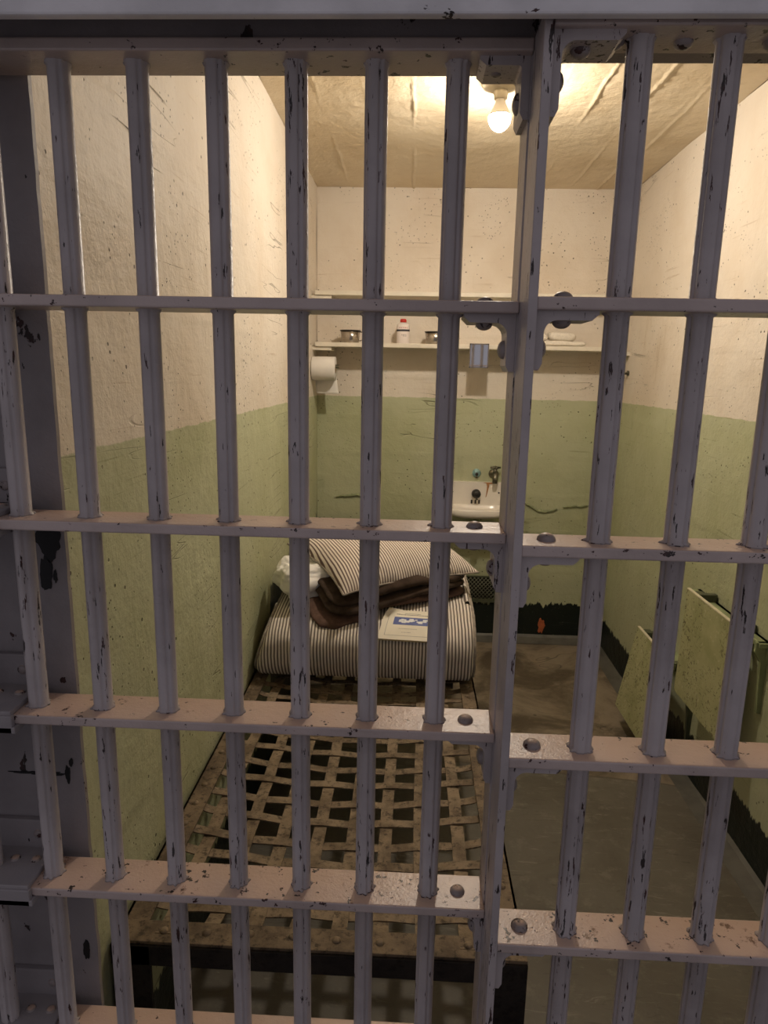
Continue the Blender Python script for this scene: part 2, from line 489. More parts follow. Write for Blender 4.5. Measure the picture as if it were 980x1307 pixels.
# header beam above the bars
m = MB(); m.box(-.9, W + .5, -.094, -.084, 1.7060, 2.62, .002); 
hd = struct(m.build('trim_1', M['lintel']))
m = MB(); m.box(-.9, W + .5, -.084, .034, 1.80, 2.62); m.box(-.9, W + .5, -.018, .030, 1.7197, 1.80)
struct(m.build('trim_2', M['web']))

# grey painted cove where floor meets the walls
def cove_out(a, b, h=.034):
    return [(a, 0), (b, 0), (b, h), (b + (a - b) * .22, h * .55)]
m = MB(); m.prism(cove_out(W - .060, W + .002, .018), 'y', .2, D); struct(m.build('baseboard_right', M['cove']))
m = MB(); m.prism(cove_out(D - .06, D + .002), 'x', 0, W - .012); struct(m.build('baseboard_back', M['cove']))

# plaster cracks and chips in the back wall
wb = bpy.data.objects['wall_back']
def flake(pts, wd, seed):
    q = MB(); top = []; bot = []
    for i in range(41):
        t = i / 40 * (len(pts) - 1); k = min(int(t), len(pts) - 2); f = t - k
        x = pts[k][0] * (1 - f) + pts[k + 1][0] * f; z = pts[k][1] * (1 - f) + pts[k + 1][1] * f
        j = .006 * fbm((x * 40 + seed, z * 10, seed), 3, 1.0); w = wd * math.sin(PI * (i + .6) / 41.2) * (.6 + .6 * abs(fbm((i * .21 + seed, 2, 1), 2, 1)))
        top.append((x, z + j + w)); bot.append((x, z + j))
    vs = [(x, D - .002, z) for x, z in top] + [(x, D - .012, z) for x, z in bot] + [(x, D + .002, z) for x, z in bot]
    n = 41; fs = []
    for i in range(n - 1):
        fs += [(i, i + 1, n + i + 1, n + i), (n + i, n + i + 1, 2 * n + i + 1, 2 * n + i)]
    q.add(vs, fs); return q
for pts, wd, sd in [([(1.09, .757), (1.12, .742), (1.15, .722), (1.19, .713), (1.23, .722), (1.262, .735)], .014, 1.0),
                    ([(.10, .77), (.15, .772), (.20, .778), (.235, .776), (.262, .768)], .012, 2.0),
                    ([(.258, .76), (.275, .742), (.29, .71)], .008, 3.0),
                    ([(1.29, .74), (1.36, .748), (1.42, .752)], .006, 4.0),
                    ([(.62, 1.10), (.68, 1.085), (.71, 1.04), (.70, .99)], .004, 5.0)]:
    c = flake(pts, wd, sd).build('plaster_flake', M['crackdark'], wb)
q = MB(); q.prism(ragged((1.221, .078), .017, .038, 5.5, 40, .5), 'y', D - .009, D)
c = q.build('paint_chip', M['orange'], wb); c['label'] = 'orange primer showing through the black skirting paint'

# ------------------------------------------------------------------ bars
def bar_outline(r):
    """round bar with four rolled-in flutes"""
    out = []; N_ = 64
    for k in range(N_):
        a = 2 * PI * k / N_
        g = max(0, math.cos(4 * (a - math.radians(-90 + 24)) ))
        rr = r * (1 - .17 * g ** 7 + .02 * (1 - g))
        out.append((rr * math.cos(a), rr * math.sin(a)))
    return out
def bar_mesh(r, z0, z1):
    """one lofted bar; it swells into a ragged weld bead where it meets each rail"""
    ol = bar_outline(r); n = len(ol)
    rings = [(z0, 1.0)]
    for t in sorted(RAIL_TOP):
        lo = t - .0117
        if lo - .004 > z0: rings += [(lo - .003, 1.0), (lo - .0012, 1.14), (lo + .0005, 1.2)]
        if t + .006 < z1: rings += [(t - .0005, 1.24), (t + .0012, 1.18), (t + .0030, 1.0)]
    rings.append((z1, 1.15))
    vs = []; fs = []; dark = []
    for j, (z, k) in enumerate(rings):
        for i, (x, y) in enumerate(ol):
            w = k + (k - 1) * 1.3 * mnoise.noise(Vector((x * 260, y * 260, z * 31))) if k > 1 else k
            vs.append((x * w, y * w, z))
    for j in range(len(rings) - 1):
        for i in range(n):
            fs.append((j * n + i, j * n + (i + 1) % n, (j + 1) * n + (i + 1) % n, (j + 1) * n + i))
            dark.append(max(rings[j][1], rings[j + 1][1]) > 1.2)
    m = MB(); m.add(vs, fs, True)
    m.add(vs[:n], [tuple(range(n))[::-1]]); m.add(vs[-n:], [tuple(range(n))])
    m.dark = dark
    return m
def paint_welds(o, m):
    o.data.materials.append(M['rivet'])
    for p, d in zip(o.data.polygons, m.dark):
        if d: p.material_index = 1
def rail_mb(x0, x1, y, top, hy=.0285, th=.0115):
    m = MB(); m.box(x0, x1, y - hy, y + hy, top - th, top, .0018); return m
def gusset_out(xp, zt, dx, leg=.052, drop=.056, th=.0085, f=.012):
    """L bracket under a rail, in the (x,z) plane: xp the post face, dx its direction away from the post"""
    pts = [(0, 0), (leg, 0), (leg, -.003), (leg - .006, -th)]
    for k in range(7):
        a = PI / 2 + PI / 2 * k / 6
        pts.append((th + f + f * math.cos(a), -th - f + f * math.sin(a)))
    pts += [(th, -drop + .006), (th - .003, -drop), (0, -drop)]
    return [(xp + dx * p, zt + z) for p, z in pts]

# ---- fixed grille
POSTX0, POSTX1 = .5955, .6030
gr = thing('cell_grille', 'fixed wall of grey painted steel bars and flat rails left of the door post', 'bars', (.3, 0, 0))
BR = .0110
b0 = bar_mesh(BR, 0, 1.7085)
first = b0.build('bar', M['bar'], gr, None)
paint_welds(first, b0)
for v in first.data.vertices: v.co.x += .3
first.location.x = BAR_X[0] - .3
for x in BAR_X[1:]:
    copy_part(first, (x - BAR_X[0], 0, 0))
RAILS = []
for k, t in enumerate(RAIL_TOP):
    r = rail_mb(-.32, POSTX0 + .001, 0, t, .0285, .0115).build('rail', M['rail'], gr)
    RAILS.append(r)
m = MB(); m.box(POSTX0, POSTX1, -.0185, .030, 0, 1.7195, .0014)
m.build('post', M['post'], gr)
def riv(parent, c, r=.0088, h=.0062, axis='z', sgn=1):
    return MB().dome(c, r, h, axis, sgn).build('rivet', M['rivet'], parent)
for k, t in enumerate(RAIL_TOP):
    if k > 5: continue
    zt = t - .0115
    m = MB()
    if k == 0:
        m.prism(gusset_out(POSTX0, zt, -1, .047, .054, .008, .003), 'y', -.0185, .024)
    else:
        m.prism(gusset_out(POSTX0, zt, -1), 'y', -.0185, .024)
    g = m.build('corner_bracket', M['post'], gr)
    riv(g, (POSTX0 - .030, .0, t), .0092, .0066)
    riv(g, (POSTX0 - .030, .002, zt - (.0085 if k else .008)), .0088 if k else .005, .0066 if k else .002, 'z', -1)
    riv(g, (POSTX0 - (.0085 if k else .008), .002, zt - .034), .0098, .0066 if k else .005, 'x', -1)
# wall brackets that carry the rails on the pier
for k, t in enumerate(RAIL_TOP):
    if not 1 <= k <= 6: continue
    m = MB()
    m.box(-.15, .047, -.0335, .0415, t, t + .0065, .0012)
    m.box(-.15, .052, -.036, .0415, t - .020, t - .0117, .0012)
    m.box(-.15, .049, -.036, -.029, t - .020, t + .002, .0012)
    m.box(-.15, .045, .034, .0425, t, t + .046, .0015)
    g = m.build('wall_bracket', M['pier'], gr)
    for x in (.005, .032):
        riv(g, (x, .012, t + .0065), .0065, .003)
    riv(g, (.024, .034, t + .026), .006, .003, 'y', -1)

# ---- sliding door
DP0, DP1 = .5968, .6056
dr = thing('barred_door', 'grey painted steel barred sliding door right of the fixed bars', 'door', (.9, DOOR_Y, 0))
DBR = .0114
b1 = bar_mesh(DBR, 0, 1.7085)
fb = b1.build('bar', M['bar'], dr)
paint_welds(fb, b1)
for v in fb.data.vertices: v.co.x += .9; v.co.y += DOOR_Y
fb.location.x = DOOR_X[0] - .9
for x in DOOR_X[1:]:
    copy_part(fb, (x - DOOR_X[0], 0, 0))
for k, t in enumerate(RAIL_TOP):
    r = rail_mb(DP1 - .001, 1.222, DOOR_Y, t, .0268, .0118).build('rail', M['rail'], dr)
for a, b in ((DP0, DP1), (1.221, 1.2305)):
    MB().box(a, b, DOOR_Y - .0285, DOOR_Y + .0285, .0, 1.7195, .0014).build('stile', M['post'], dr)
for k, t in enumerate(RAIL_TOP):
    if k > 5: continue
    zt = t - .0118
    m = MB(); m.prism(gusset_out(DP1, zt, 1, .058 if k else .062, .054 if k else .068), 'y', DOOR_Y - .020, DOOR_Y + .024)
    g = m.build('corner_bracket', M['post'], dr)
    if k: riv(g, (DP1 + .028, DOOR_Y, t), .0098, .0074)
    riv(g, (DP1 + .028, DOOR_Y, zt - .0085), .0092, .0066, 'z', -1)
    riv(g, (DP1 + .0085, DOOR_Y, zt - .034), .0095, .0066, 'x', 1)
for x in (.676, .7235, .80, .878):
    riv(dr, (x - .012 if x < .7 else x, DOOR_Y + .004, RAIL_TOP[0] - .0118), .0085, .0062, 'z', -1)

# ------------------------------------------------------------------ ceiling lamp
lp = thing('ceiling_lamp', 'bare lit light bulb in a round holder on the ceiling', 'lamp', (BULB[0], BULB[1], H))
bx, by = BULB
MB().lathe([(.001, 0.004), (.060, .004), (.060, -.008), (.056, -.013), (.040, -.017), (.030, -.024), (.001, -.024)], (bx, by, H), 'z', 36).build('base', M['ceramic'], lp)
MB().lathe([(.001, -.020), (.0215, -.020), (.0215, -.034), (.0205, -.036), (.0205, -.046), (.018, -.048), (.001, -.048)], (bx, by, H), 'z', 28).build('socket', M['ceramic'], lp)
zc = 2.190
MB().lathe([(.0140, H - .048 - zc + .002), (.0150, .047), (.0168, .040), (.0205, .031), (.0268, .019), (.0328, .0075), (.0345, .0050), (.0270, .0042), (.001, .0042)], (bx, by, zc), 'z', 36).build('bulb_collar', M['collar'], lp)
prof = [(.001, .0038), (.0332, .0040)]
for k in range(0, 17):
    a = math.radians(6 - 96 * k / 16)
    prof.append((max(.0004, .0340 * math.cos(a)), .0340 * math.sin(a) * (1.14 if a < 0 else 1.0)))
MB().lathe(prof, (bx, by, zc), 'z', 36).build('bulb', M['bulb'], lp)

# ------------------------------------------------------------------ shelves
SY = 2.611
for k, (top, lab) in enumerate([(1.790, 'upper empty cream painted shelf across the back wall'), (1.552, 'lower cream painted shelf holding cups, bottle and towels')]):
    sh = thing('wall_shelf', lab, 'shelf', (W / 2, D, top))
    th = .021
    def sf(u, v, top=top, th=th, k=k):
        return None
    m = MB(); m.box(.014, W - .030, SY, D + .004, top - th, top, .003)
    m.build('board', M['shelf'], sh)
    for x0, x1 in ((-.004, .092), (W - .055, W + .004)):
        MB().box(x0, x1 if x0 < .5 else W + .004, SY + .012 if x0 < .5 else SY + .02, D + .002, top - th - .017, top - th, .002).build('cleat', M['shelf'], sh)

# shaving mirror hung from the lower shelf
mi = thing('shaving_mirror', 'small rectangular steel mirror hanging from the lower shelf edge', 'mirror', (.801, SY - .004, 1.50))
mx0, mx1, mz0, mz1 = .757, .846, 1.444, 1.556
MB().box(mx0, mx1, SY - .012, SY - .002, mz0, mz1, .0012).build('backing', M['cuprim'], mi)
m = MB()
m.box(mx0 - .001, mx1 + .001, SY - .0155, SY - .010, mz1 - .005, mz1 + .001); m.box(mx0 - .001, mx1 + .001, SY - .0155, SY - .010, mz0 - .001, mz0 + .004)
m.box(mx0 - .001, mx0 + .004, SY - .0155, SY - .010, mz0, mz1); m.box(mx1 - .004, mx1 + .001, SY - .0155, SY - .010, mz0, mz1)
m.build('frame', M['steelcup'], mi)
MB().box(mx0 + .003, mx1 - .003, SY - .0142, SY - .0115, mz0 + .003, mz1 - .004).build('glass', M['mirror'], mi)

# cups
def cup(x, y, lab, group, rs=1.0):
    z = 1.552
    t = thing('metal_cup', lab, 'cup', (x, y, z), group)
    r = .049 * rs; h = .060
    MB().lathe([(.001, .001), (r * .84, .001), (r * .87, .004), (r * .92, h * .4), (r * .985, h), (r * .955, h), (r * .89, h * .4), (r * .82, .006), (.001, .006)], (x, y, z), 'z', 36).build('body', M['steelcup'], t)
    MB().lathe([(r * .985, h - .004), (r * 1.05, h - .002), (r * 1.055, h + .001), (r * .95, h + .001), (r * .94, h - .003)], (x, y, z), 'z', 36).build('rim', M['cuprim'], t)
    pts = []
    for k in range(13):
        a = PI / 2 - PI * k / 12
        pts.append((x + r * .93 + .026 * math.cos(a), y - .012 * math.cos(a), z + .033 + .021 * math.sin(a)))
    MB().tube(pts, .0024, 8).build('handle', M['steelcup'], t)
cup(.178, 2.688, 'stainless steel cup at the left end of the shelf', 'steel cups on the lower shelf')
cup(.592, 2.690, 'stainless steel cup right of the red-capped bottle', 'steel cups on the lower shelf')

# bottle
bt = thing('plastic_bottle', 'white plastic bottle with red cap and dark label band on the shelf', 'bottle', (.436, 2.69, 1.552))
def oval(prof, c, sx, sy, n=32):
    q = MB().lathe(prof, (0, 0, 0), 'z', n)
    q.v = [(v[0] * sx + c[0], v[1] * sy + c[1], v[2] + c[2]) for v in q.v]; return q
bc = (.436, 2.69, 1.552)
oval([(.001, 0), (.029, 0), (.0315, .003), (.0315, .083), (.030, .090), (.023, .098), (.0145, .101), (.0145, .104), (.001, .104)], bc, 1, .72).build('body', M['bottle'], bt)
oval([(.001, .102), (.0155, .102), (.0155, .113), (.013, .118), (.0075, .119), (.001, .119)], bc, 1, .9).build('cap', M['red'], bt)
oval([(.0314, .0595), (.0321, .0595), (.0321, .0685), (.0314, .0685)], bc, 1, .725).build('label_band', M['ink'], bt)
def ink_squiggle(m, x0, x1, z, y, h, seed, depth=.0006, n=9):
    """a line of tiny unreadable print, made of short raised strokes"""
    rnd = random.Random(seed); x = x0
    while x < x1:
        w = rnd.uniform(.4, 1.1) * h
        m.box(x, min(x + w, x1), y - depth, y, z - h * rnd.uniform(.35, .5), z + h * rnd.uniform(.3, .5))
        x += w + h * rnd.uniform(.25, .7)
def on_bottle(m):
    out = []
    for vx, vy, vz in m.v:
        dx = vx - bc[0]; a = max(-.95, min(.95, dx / .0315))
        out.append((vx, bc[1] - .0318 * .725 * math.sqrt(1 - a * a) - (vy), vz))
    m.v = out; return m
m = MB(); ink_squiggle(m, .417, .456, 1.552 + .0765, .0003, .0072, 3, .0009); on_bottle(m).build('printed_line', M['pinkink'], bt)
m = MB(); ink_squiggle(m, .429, .452, 1.552 + .043, .0003, .003, 5, .0009); ink_squiggle(m, .436, .454, 1.552 + .037, .0003, .003, 6, .0009); on_bottle(m).build('printed_line', M['ink'], bt)

# folded towels
def slab(cx, cy, z0, lx, ly, h, rot=0.0, amp=.004, seed=0.0, nsc=14, ex=.35, nu=56, nv=26, sag=None):
    """soft folded cloth: a superellipsoid loaf wrinkled by noise"""
    m = MB(); ca, sa = math.cos(rot), math.sin(rot)
    def sp(c, e): return math.copysign(abs(c) ** e, c)
    def fn(u, v):
        th = 2 * PI * u; ph = -PI / 2 + PI * v
        x = lx / 2 * sp(math.cos(ph), ex) * sp(math.cos(th), ex)
        y = ly / 2 * sp(math.cos(ph), ex) * sp(math.sin(th), ex)
        z = h / 2 * sp(math.sin(ph), .75)
        d = amp * fbm((x + seed, y + seed * 2, z * 1.5), 4, nsc)
        n = Vector((x / lx, y / ly, z / h)); n = n.normalized() if n.length > 1e-6 else Vector((0, 0, 1))
        x += n.x * d; y += n.y * d; z += n.z * d
        zz = z0 + h / 2 + z + (sag(x, y) if sag else 0)
        return (cx + x * ca - y * sa, cy + x * sa + y * ca, zz)
    m.grid(fn, nu, nv, True, True); return m
GT = 'folded towels on the lower shelf'
tag(slab(1.208, 2.690, 1.552, .215, .12, .026, .0, .004, 1.0, 22).build('folded_towel', M['towel'], None, (1.208, 2.69, 1.552)),
    'wide flat folded cream towel lying directly on the shelf', 'towel', GT)
tag(slab(1.202, 2.692, 1.577, .128, .095, .043, .0, .006, 3.0, 20, .5).build('folded_towel', M['towel'], None, (1.202, 2.692, 1.577)),
    'thick rolled cream towel on top of the flat towel', 'towel', GT)
tag(slab(1.105, 2.705, 1.577, .06, .085, .036, .0, .005, 5.0, 24, .5).build('folded_cloth', M['towel'], None, (1.105, 2.705, 1.577)),
    'small bunched cream cloth at the left end of the towel pile', 'cloth')

# toilet roll on its peg, left wall
TR = (.0, 2.600, 1.427)
th_ = thing('roll_holder', 'short metal peg on the left wall carrying the toilet roll', 'holder', (0, TR[1], TR[2]))
MB().tube([(-.002, TR[1], TR[2] + .0105), (.132, TR[1], TR[2] + .0105)], .009, 12).build('peg', M['pewter'], th_)
MB().lathe([(.001, .0), (.022, .0), (.022, .006), (.001, .006)], (-.001, TR[1], TR[2] + .0104), 'x', 20).build('flange', M['pewter'], th_)
rl = thing('toilet_roll', 'white toilet paper roll with a hanging sheet below the shelf end', 'toilet paper', (.07, TR[1], TR[2] - .05))
x0, x1 = .004, .116
MB().lathe([(.022, x0), (.055, x0), (.0565, x0 + .003), (.0565, x1 - .003), (.055, x1), (.022, x1)], (0, TR[1], TR[2]), 'x', 48).build('paper_roll', M['paper'], rl)
MB().lathe([(.0225, x0 - .0005), (.0225, x1 + .0005), (.0195, x1 + .0005), (.0195, x0 - .0005), (.0225, x0 - .0005)], (0, TR[1], TR[2]), 'x', 32).build('core', M['card'], rl)
m = MB()
def sheet(u, v):
    x = x0 + .002 + u * (x1 - x0 - .004)
    if v < .3:
        a = PI * .35 * (1 - v / .3)
        return (x, TR[1] + .0572 * math.cos(a), TR[2] + .0572 * math.sin(a))
    s = (v - .3) / .7
    return (x + .012 * s * s, TR[1] + .0572 + .006 * math.sin(s * 2.2) - .012 * s + .002 * math.sin(u * 5) * s, TR[2] - .120 * s)
m.grid(sheet, 10, 24)
o = m.build('loose_sheet', M['paper'], rl)
md = o.modifiers.new('thickness', 'SOLIDIFY'); md.thickness = .0012; md.offset = 0

# coat pegs on the right wall
for (y, z, lab) in [(2.625, 1.432, 'small rusty metal peg on the right wall below the shelf end')]:
    pg = thing('wall_peg', lab, 'peg', (W, y, z))
    MB().tube([(W + .004, y, z), (W - .035, y, z - .002), (W - .052, y - .006, z + .002)], [.006, .005, .0045], 10).build('pin', M['pewter'], pg)
    MB().lathe([(.001, -.004), (.013, -.004), (.011, .004), (.001, .004)], (W - .003, y, z), 'x', 18).build('plate', M['pewter'], pg)
    m = MB(); m.dome((W - .052, y - .006, z + .002), .009, .008, 'x', -1); m.build('tip', M['shelf'], pg)

# ------------------------------------------------------------------ wash basin
sk = thing('wash_basin', 'small white porcelain wash basin on the green back wall', 'sink', (.835, D, .755))
sx0, sx1 = .690, .980; sc_ = (sx0 + sx1) / 2
def rrect(x0, x1, z0, z1, r, n=6):
    out = []
    for cx, cz, a0 in ((x1 - r, z1 - r, 0), (x0 + r, z1 - r, PI / 2), (x0 + r, z0 + r, PI), (x1 - r, z0 + r, 1.5 * PI)):
        for k in range(n + 1):
            a = a0 + PI / 2 * k / n; out.append((cx + r * math.cos(a), cz + r * math.sin(a)))
    return out
m = MB(); m.prism(rrect(sx0, sx1, .735, .866, .014), 'y', D - .024, D + .004)
m.build('splashback', M['porcelain'], sk)
def dshape(inset, z, n=40, y_front=2.600, y_back=D - .018):
    """plan outline of the bowl: straight back, softly bowed front"""
    pts = []
    hw = (sx1 - sx0) / 2 - inset
    yb = y_back - inset * .7; yf = y_front + inset
    for k in range(n):
        a = 2 * PI * k / n
        c, s_ = math.cos(a), math.sin(a)
        x = sc_ + hw * math.copysign(abs(c) ** .45, c)
        y = (yb + yf) / 2 + (yb - yf) / 2 * math.copysign(abs(s_) ** (.62 if s_ < 0 else .35), s_)
        pts.append((x, y, z - (.007 * max(0, -s_) * (1 - c * c) if z < .735 else 0)))
    return pts
rings = [dshape(.075, .700), dshape(.040, .703), dshape(.012, .711), dshape(.003, .718), dshape(.0, .726), dshape(.0, .742), dshape(.004, .748), dshape(.010, .749), dshape(.016, .744), dshape(.022, .734), dshape(.034, .722), dshape(.06, .716), dshape(.10, .714)]
m = MB(); n = 40
vs = [p for r_ in rings for p in r_]; fs = [(j * n + k, j * n + (k + 1) % n, (j + 1) * n + (k + 1) % n, (j + 1) * n + k) for j in range(len(rings) - 1) for k in range(n)]
fs.append(tuple(range(n))[::-1]); fs.append(tuple((len(rings) - 1) * n + k for k in range(n)))
m.add(vs, fs, True); m.build('bowl', M['porcelain'], sk)
MB().lathe([(.001, -.042), (.015, -.042), (.021, -.036), (.0235, -.024), (.0235, -.004), (.018, .0), (.001, .0)], (.834, D - .022, .806), 'y', 28).build('spout', M['rubber'], sk)
MB().tube([(.834, D - .045, .800), (.836, D - .052, .783), (.837, D - .053, .776)], .006, 10).build('spout_tip', M['pewter'], sk)
for dx in (-.021, -.001, .018):
    MB().box(.834 + dx - .0045, .834 + dx + .0045, D - .0255, D - .020, .752, .772, .0008).build('overflow_slot', M['slot'], sk)
for x in (.712, .952):
    MB().dome((x, D - .024, .812), .0045, .002, 'y', -1).build('screw', M['slot'], sk)
m = MB()
m.prism([(.885, .862), (.902, .865), (.900, .845), (.894, .815), (.888, .790), (.884, .786), (.888, .82), (.889, .845)], 'y', D - .0252, D - .0235)
m.prism([(.87, .8655), (.925, .8655), (.925, .860), (.905, .857), (.885, .860)], 'y', D - .0254, D - .0235)
o = m.build('rust_streak', M['rust'], sk); o['label'] = 'orange rust streak below the tap'
# drain pipe under the bowl
MB().tube([(.834, 2.69, .70), (.834, 2.69, .58), (.834, 2.70, .555), (.834, 2.74, .545), (.834, D + .01, .545)], .016, 12).build('waste_pipe', M['greenpaint'], sk)

tp = thing('wall_tap', 'tarnished brass tap with cross handle above the basin', 'tap', (.928, D, .905))
tx, tz = .926, .912
MB().lathe([(.001, 0), (.026, 0), (.024, -.006), (.012, -.010), (.010, -.012)], (tx - .004, D, tz - .004), 'y', 24).build('wall_flange', M['pewter'], tp)
MB().tube([(tx, D, tz), (tx, D - .03, tz), (tx, D - .048, tz - .006), (tx - .001, D - .056, tz - .026), (tx - .002, D - .057, tz - .046)], [.012, .013, .017, .014, .0125], 16).build('body', M['pewter'], tp)
MB().tube([(tx, D - .042, tz + .0), (tx, D - .042, tz + .018), (tx, D - .042, tz + .030)], [.015, .010, .007], 14).build('stem', M['pewter'], tp)
m = MB()
for a in (0.25, .25 + PI / 2):
    c, s_ = math.cos(a) * .027, math.sin(a) * .027
    m.tube([(tx - c, D - .042 - s_, tz + .034), (tx, D - .042, tz + .036), (tx + c, D - .042 + s_, tz + .034)], [.0058, .004, .0058], 10)
m.dome((tx, D - .042, tz + .034), .010, .010)
m.build('cross_handle', M['pewter'], tp)
st = thing('capped_pipe', 'round blue-green capped pipe stub above the basin, left of the tap', 'pipe stub', (.834, D, .906))
MB().lathe([(.001, 0), (.0225, 0), (.0225, -.005), (.017, -.012), (.012, -.016), (.001, -.016)], (.834, D, .910), 'y', 28).build('escutcheon', M['verdigris'], st)
MB().tube([(.834, D - .012, .908), (.834, D - .026, .906)], .0075, 12).build('stub', M['slot'], st)
MB().box(.829, .840, D - .014, D - .003, .884, .897, .002).build('lug', M['pewter'], st)

# ------------------------------------------------------------------ ventilation grille
vg = thing('vent_grille', 'dark rectangular vent with diamond mesh low on the back wall', 'vent', (.885, D, .285))
gx0, gx1, gz0, gz1 = .800, .962, .220, .352
MB().box(gx0, gx1, D - .006, D + .01, gz0, gz1).build('opening', M['void'], vg)
m = MB()
fw_ = .010
m.box(gx0 - .004, gx1 + .004, D - .013, D - .003, gz1 - .004, gz1 + .004, .001); m.box(gx0 - .004, gx1 + .004, D - .013, D - .003, gz0 - .012, gz0 + .008, .001)
m.box(gx0 - .004, gx0 + .006, D - .013, D - .003, gz0, gz1, .001); m.box(gx1 - .006, gx1 + .004, D - .013, D - .003, gz0, gz1, .001)
m.build('frame', M['darkgreen'], vg)
m = MB(); gw, gh = gx1 - gx0, gz1 - gz0
for sgn in (1, -1):
    for k in range(-7, 15):
        # clip the diagonal to the opening
        xa = gx0 + k * .0205; pts = []
        for i in range(61):
            t_ = i / 60; z = gz0 + gh * t_; x = xa + sgn * gh * t_ * .9 + (0 if sgn > 0 else gh * .9)
            if gx0 <= x <= gx1: pts.append((x, D - .0095 + .001 * sgn, z))
        if len(pts) > 3: m.tube([pts[0], pts[-1]], .0021, 6)
m.build('diamond_mesh', M['mesh'], vg)
# pipe chase ribs between basin and grille
for x in (.872, .905):
    pass

# ------------------------------------------------------------------ bed frame
bd = thing('bed_frame', 'rusty steel bed frame with a woven strap lattice along the left wall', 'bed', (.355, .24, 0))
BZ = .455; BX0, BX1, BY0, BY1 = .006, .712, .240, 2.22
def angle_out_x(inner): pass
m = MB(); m.box(BX0, BX0 + .046, BY0, BY1, BZ - .005, BZ, .001); m.box(BX0, BX0 + .006, BY0, BY1, BZ - .045, BZ, .001)
lrail = m.build('side_rail', M['bedframe'], bd)
m = MB(); m.box(BX1 - .046, BX1, BY0, BY1, BZ - .005, BZ, .001); m.box(BX1 - .006, BX1, BY0, BY1, BZ - .045, BZ, .001)
rrail = m.build('side_rail', M['bedframe'], bd)
m = MB(); m.box(BX0, BX1, BY0, BY0 + .046, BZ - .001, BZ + .005, .001)
frail = m.build('end_rail', M['bedframe'], bd)
o = MB().box(BX0 - .002, BX1 - .06, BY0 - .004, BY0 + .003, BZ - .040, BZ - .0005, .001).build('rail_face', M['bedblack'], frail); o['label'] = 'black upright face of the end rail'
m = MB(); m.box(BX0, BX1, BY1 - .046, BY1, BZ - .001, BZ + .005, .001); m.box(BX0, BX1, BY1 - .006, BY1, BZ - .045, BZ, .001)
m.build('end_rail', M['bedframe'], bd)
for (xa, sx) in ((BX0, 1), (BX1, -1)):
    for (ya, sy_) in ((BY0, 1), (BY1, -1)):
        m = MB()
        x_a, x_b = sorted((xa, xa + sx * .066)); y_a, y_b = sorted((ya - sy_ * .004, ya + sy_ * .004))
        m.box(x_a, x_b, y_a, y_b, 0, BZ - .001, .001)
        x_c, x_d = sorted((xa, xa + sx * .007)); y_c, y_d = sorted((ya, ya + sy_ * .06))
        m.box(x_c, x_d, y_c, y_d, 0, BZ - .001, .001)
        m.build('leg', M['bedblack'], bd)
def sag(x, y):
    u = (x - BX0) / (BX1 - BX0); v = (y - BY0) / (BY1 - BY0)
    return -.032 * (4 * u * (1 - u)) * min(1, (1 - (2 * v - 1) ** 2) * 2.2)
LX = [.088 + .0752 * k for k in range(8)]
CY = [.342 + .0700 * k for k in range(26)]
SWD = .0122
rb = random.Random(3)
def strap(fn, n, width_dir, wd=.0138):
    """flat strip following fn(t) -> point, 3 mm thick"""
    m = MB(); vs = []; fs = []
    for i in range(n + 1):
        p = Vector(fn(i / n)); w = Vector(width_dir) * wd
        for sgn, dz in ((-1, 0), (1, 0), (1, -.0026), (-1, -.0026)):
            vs.append(p + w * sgn + Vector((0, 0, dz)))
    for i in range(n):
        for k in range(4):
            fs.append((i * 4 + k, i * 4 + (k + 1) % 4, i * 4 + 4 + (k + 1) % 4, i * 4 + 4 + k))
    fs += [(3, 2, 1, 0), (n * 4, n * 4 + 1, n * 4 + 2, n * 4 + 3)]
    m.add(vs, fs); return m
def smoothstep_w(d): return math.cos(d * PI)
for i, x in enumerate(LX):
    jit = rb.uniform(-.004, .004)
    def f(t, x=x, i=i, jit=jit):
        y = BY0 + .018 + t * (BY1 - BY0 - .036)
        ph = (y - CY[0]) / .07
        e = min(1, (y - BY0 - .018) / .06)
        z = BZ - .004 + sag(x, y) + .0021 * math.cos(PI * ph + PI * i) * e + (1 - e) * .011
        return (x + jit * math.sin(3 * t * PI), y, z)
    strap(f, 220, (1, 0, 0)).build('strap', M['lattice'], bd)
for j, y in enumerate(CY):
    jit = rb.uniform(-.007, .007)
    def f(t, y=y, j=j, jit=jit):
        x = BX0 + .016 + t * (BX1 - BX0 - .032)
        ph = (x - LX[0]) / .0752
        e = min(1, min(x - BX0 - .016, BX1 - .016 - x) / .04)
        z = BZ - .004 + sag(x, y) - .0021 * math.cos(PI * ph + PI * j) * e + (1 - e) * .0055
        return (x, y + jit + .004 * math.sin(2.6 * t + j), z)
    strap(f, 96, (0, 1, 0), .0118).build('strap', M['lattice'], bd)
R0 = MB().dome((LX[0], BY0 + .024, BZ + .005), .0078, .0052).build('rivet', M['lattice'], frail, (LX[0], BY0 + .024, BZ + .005))
for x in LX[1:]:
    copy_part(R0, (x - LX[0], rb.uniform(-.002, .002), 0))
R1 = MB().dome((BX1 - .022, CY[0], BZ), .0078, .0052).build('rivet', M['lattice'], rrail, (BX1 - .022, CY[0], BZ))
for y in CY[1:14]: copy_part(R1, (0, y - CY[0], 0))
R2 = MB().dome((BX0 + .022, CY[0], BZ), .0078, .0052).build('rivet', M['lattice'], lrail, (BX0 + .022, CY[0], BZ))
for y in CY[1:14]: copy_part(R2, (0, y - CY[0], 0))

